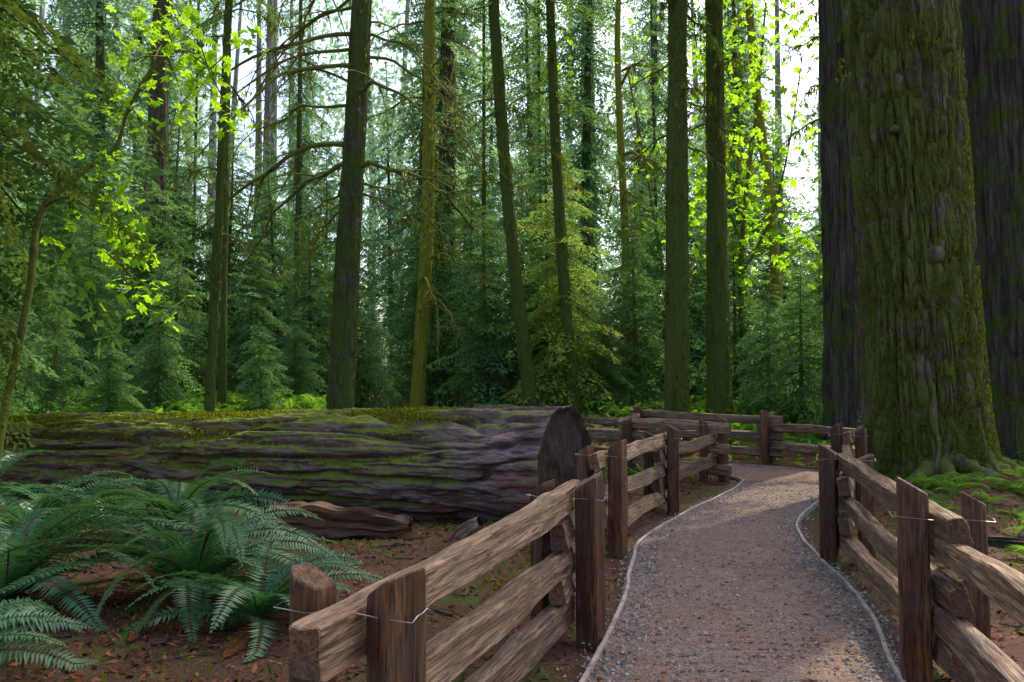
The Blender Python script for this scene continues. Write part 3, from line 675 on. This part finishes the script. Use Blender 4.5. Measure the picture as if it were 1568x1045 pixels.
# ------------------------------------------------------------------ fences
SECS = [[(-.075, -.07), (.07, -.08), (.085, .02), (.02, .085), (-.07, .06)], [(-.08, -.06), (.06, -.075), (.08, .055), (-.03, .085)],
        [(-.07, -.08), (.08, -.06), (.075, .07), (-.06, .075)]]
def prism(name, sec, L, nl, mats, slant=0, seed=0, sc=(1, 1), warp=.012, bow=0):
    sec = np.array(sec)*np.array(sc); m = len(sec); pts = []
    for i in range(m):
        a, b = sec[i], sec[(i+1) % m]
        for f in (.07, .3, .5, .7, .93): pts.append(a*(1-f)+b*f)
    pts = np.array(pts); k = len(pts); z = np.concatenate([[0, .006], np.linspace(.03, L-.03, nl), [L-.006, L]])
    ins = np.ones(len(z)); ins[0] = ins[-1] = .9; ins[1] = ins[-2] = .975
    Z = np.repeat(z[:, None], k, 1); Xx = pts[None, :, 0]*ins[:, None]; Yy = pts[None, :, 1]*ins[:, None]
    nn = fbm(Xx*14+seed*3.1, Yy*14, Z*1.6+seed, 3)-.5; n2 = vn(Xx*50+seed, Yy*50, Z*4)-.5
    f = 1+(nn*warp+n2*warp*.35)*16
    Xx = Xx*f+warp*1.4*(vn(Z*1.3, seed, 0)-.5); Yy = Yy*f+warp*1.4*(vn(Z*1.1, seed+9, 4)-.5)+bow*np.sin(Z/L*np.pi)
    Zs = Z+np.where(Z > L*.5, 1, 0)*slant*Xx*(np.clip((Z-L*.5)/(L*.5), 0, 1))
    V = np.stack([Xx, Yy, Zs], -1).reshape(-1, 3)
    F = [tuple(x) for x in gridF(len(z), k)]; nb = len(F)
    F.append(tuple(range(k))[::-1]); F.append(tuple((len(z)-1)*k+i for i in range(k)))
    me = bpy.data.meshes.new(name); me.from_pydata(V.tolist(), [], F)
    for mm in mats: me.materials.append(mm)
    me.polygons[nb].material_index = 1; me.polygons[nb+1].material_index = 1
    return me
def fence(nodes, side, par0, firstext=.28, name="split_rail_fence"):
    root = empty(name, (nodes[0][0], nodes[0][1], 0)); N = [np.array(n, float) for n in nodes]; perps = []
    for i in range(len(N)):
        a = N[max(i-1, 0)]; b = N[min(i+1, len(N)-1)]; t = (b-a)/np.linalg.norm(b-a); perps.append(np.array([-t[1], t[0]])*side)
    def ch(nm, me, mat): 
        o = bpy.data.objects.new(nm, me); COL.objects.link(o); o.parent = root
        o.matrix_parent_inverse = Matrix.Identity(4); o.matrix_local = Matrix.Translation(-Vector(root.location))@mat
    for i, n in enumerate(N):
        for j, off in enumerate((0, .30)):
            p = n+perps[i]*off; h = (1.0 if j == 0 else .95)+random.uniform(-.03, .04)
            an = math.atan2(perps[i][1], perps[i][0])
            me = prism("post", random.choice(SECS), h+.25, 14, [M_post, M_end], slant=random.choice((-.6, .5, .45)), seed=random.random()*50, sc=(1.0 if j == 0 else .85,)*2, warp=.008)
            ch("post_%d" % (2*i+j), me, Matrix.Translation((p[0], p[1], -.25))@Matrix.Rotation(an+random.uniform(-.3, .3), 4, 'Z'))
        a = n-perps[i]*.095; b = n+perps[i]*.385; t = np.array([-perps[i][1], perps[i][0]])*.09; zt = random.uniform(.86, .9)
        loop = [a-t*.8, a+t*.8, b+t*.8, b-t*.8, a-t*.8]; P = []
        for c0, c1 in zip(loop[:-1], loop[1:]):
            for f in np.linspace(0, 1, 5)[:-1]: P.append([*(c0*(1-f)+c1*f), zt+random.uniform(-.012, .012)])
        P.append(P[0]); mbw = MB(); mbw.add(*tube(P, .002, 5)); mw = mbw.mesh("wire_tie", [M_wire]); ch("wire_tie_%d" % i, mw, Matrix.Identity(4))
    for i in range(len(N)-1):
        a = N[i]+perps[i]*.15; b = N[i+1]+perps[i+1]*.15; d = (b-a)/np.linalg.norm(b-a)
        ea = firstext; A = a-d*ea; B = b+d*.22
        hs = (.84, .505, .185) if (i+par0) % 2 == 0 else (.672, .345)
        for j, hz in enumerate(hs):
            L = float(np.linalg.norm(B-A)); v = Vector((B[0]-A[0], B[1]-A[1], random.uniform(-.04, .04)))
            zax = v.normalized(); xax = Vector((0, 0, 1)).cross(zax).normalized(); yax = zax.cross(xax)
            rot = Matrix((xax, yax, zax)).transposed().to_4x4()
            me = prism("rail", random.choice(SECS), L, 44, [M_rail, M_end], seed=random.random()*80, sc=(.74, 1.02), warp=.032, bow=random.uniform(-.02, .03))
            ch("rail_%d_%d" % (i, j), me, Matrix.Translation((A[0], A[1], hz))@rot)
fence([(-.36, 2.5), (.48, 4.98), (.97, 7.43), (1.97, 9.84), (3.32, 12.7), (2.1, 13.75), (.3, 14.9), (-1.8, 16.8), (-3.9, 19.6)], 1, 0)
fence([(1.5, 1.7), (2.13, 4.33), (2.80, 7.16), (4.30, 10.7), (5.9, 13.5), (4.75, 15.2), (2.6, 16.7), (.7, 18.6), (-1.1, 21.0), (-2.2, 23.6)], -1, 1)

# ------------------------------------------------------------------ light, sky, camera
SD = Vector((.42, .50, .95)).normalized(); el = math.asin(SD.z); rotz = math.atan2(SD.x, SD.y)
w = bpy.data.worlds.new("World"); scene.world = w; w.use_nodes = True; nt = w.node_tree
sk = nt.nodes.new("ShaderNodeTexSky"); sk.sky_type = 'NISHITA'; sk.sun_disc = False; sk.sun_elevation = el; sk.sun_rotation = rotz; sk.dust_density = 4.0; sk.air_density = 1.0; sk.ozone_density = .3
nt.links.new(sk.outputs[0], nt.nodes["Background"].inputs[0]); nt.nodes["Background"].inputs[1].default_value = .36
sl = bpy.data.lights.new("sun", 'SUN'); sl.energy = 5; sl.angle = R(.5); sl.color = (1, .93, .78)
so = bpy.data.objects.new("sun", sl); COL.objects.link(so); so.rotation_euler = SD.to_track_quat('Z', 'Y').to_euler()
cam = bpy.data.cameras.new("camera"); cam.lens = 28.24; cam.sensor_width = 36; cam.clip_end = 2000; cam.clip_start = .05
co = bpy.data.objects.new("camera", cam); COL.objects.link(co); co.location = (0, 0, 1.6); co.rotation_euler = (R(92.7), 0, 0)
scene.camera = co
scene.view_settings.view_transform = 'Standard'; scene.view_settings.look = 'None'; scene.view_settings.exposure = 0
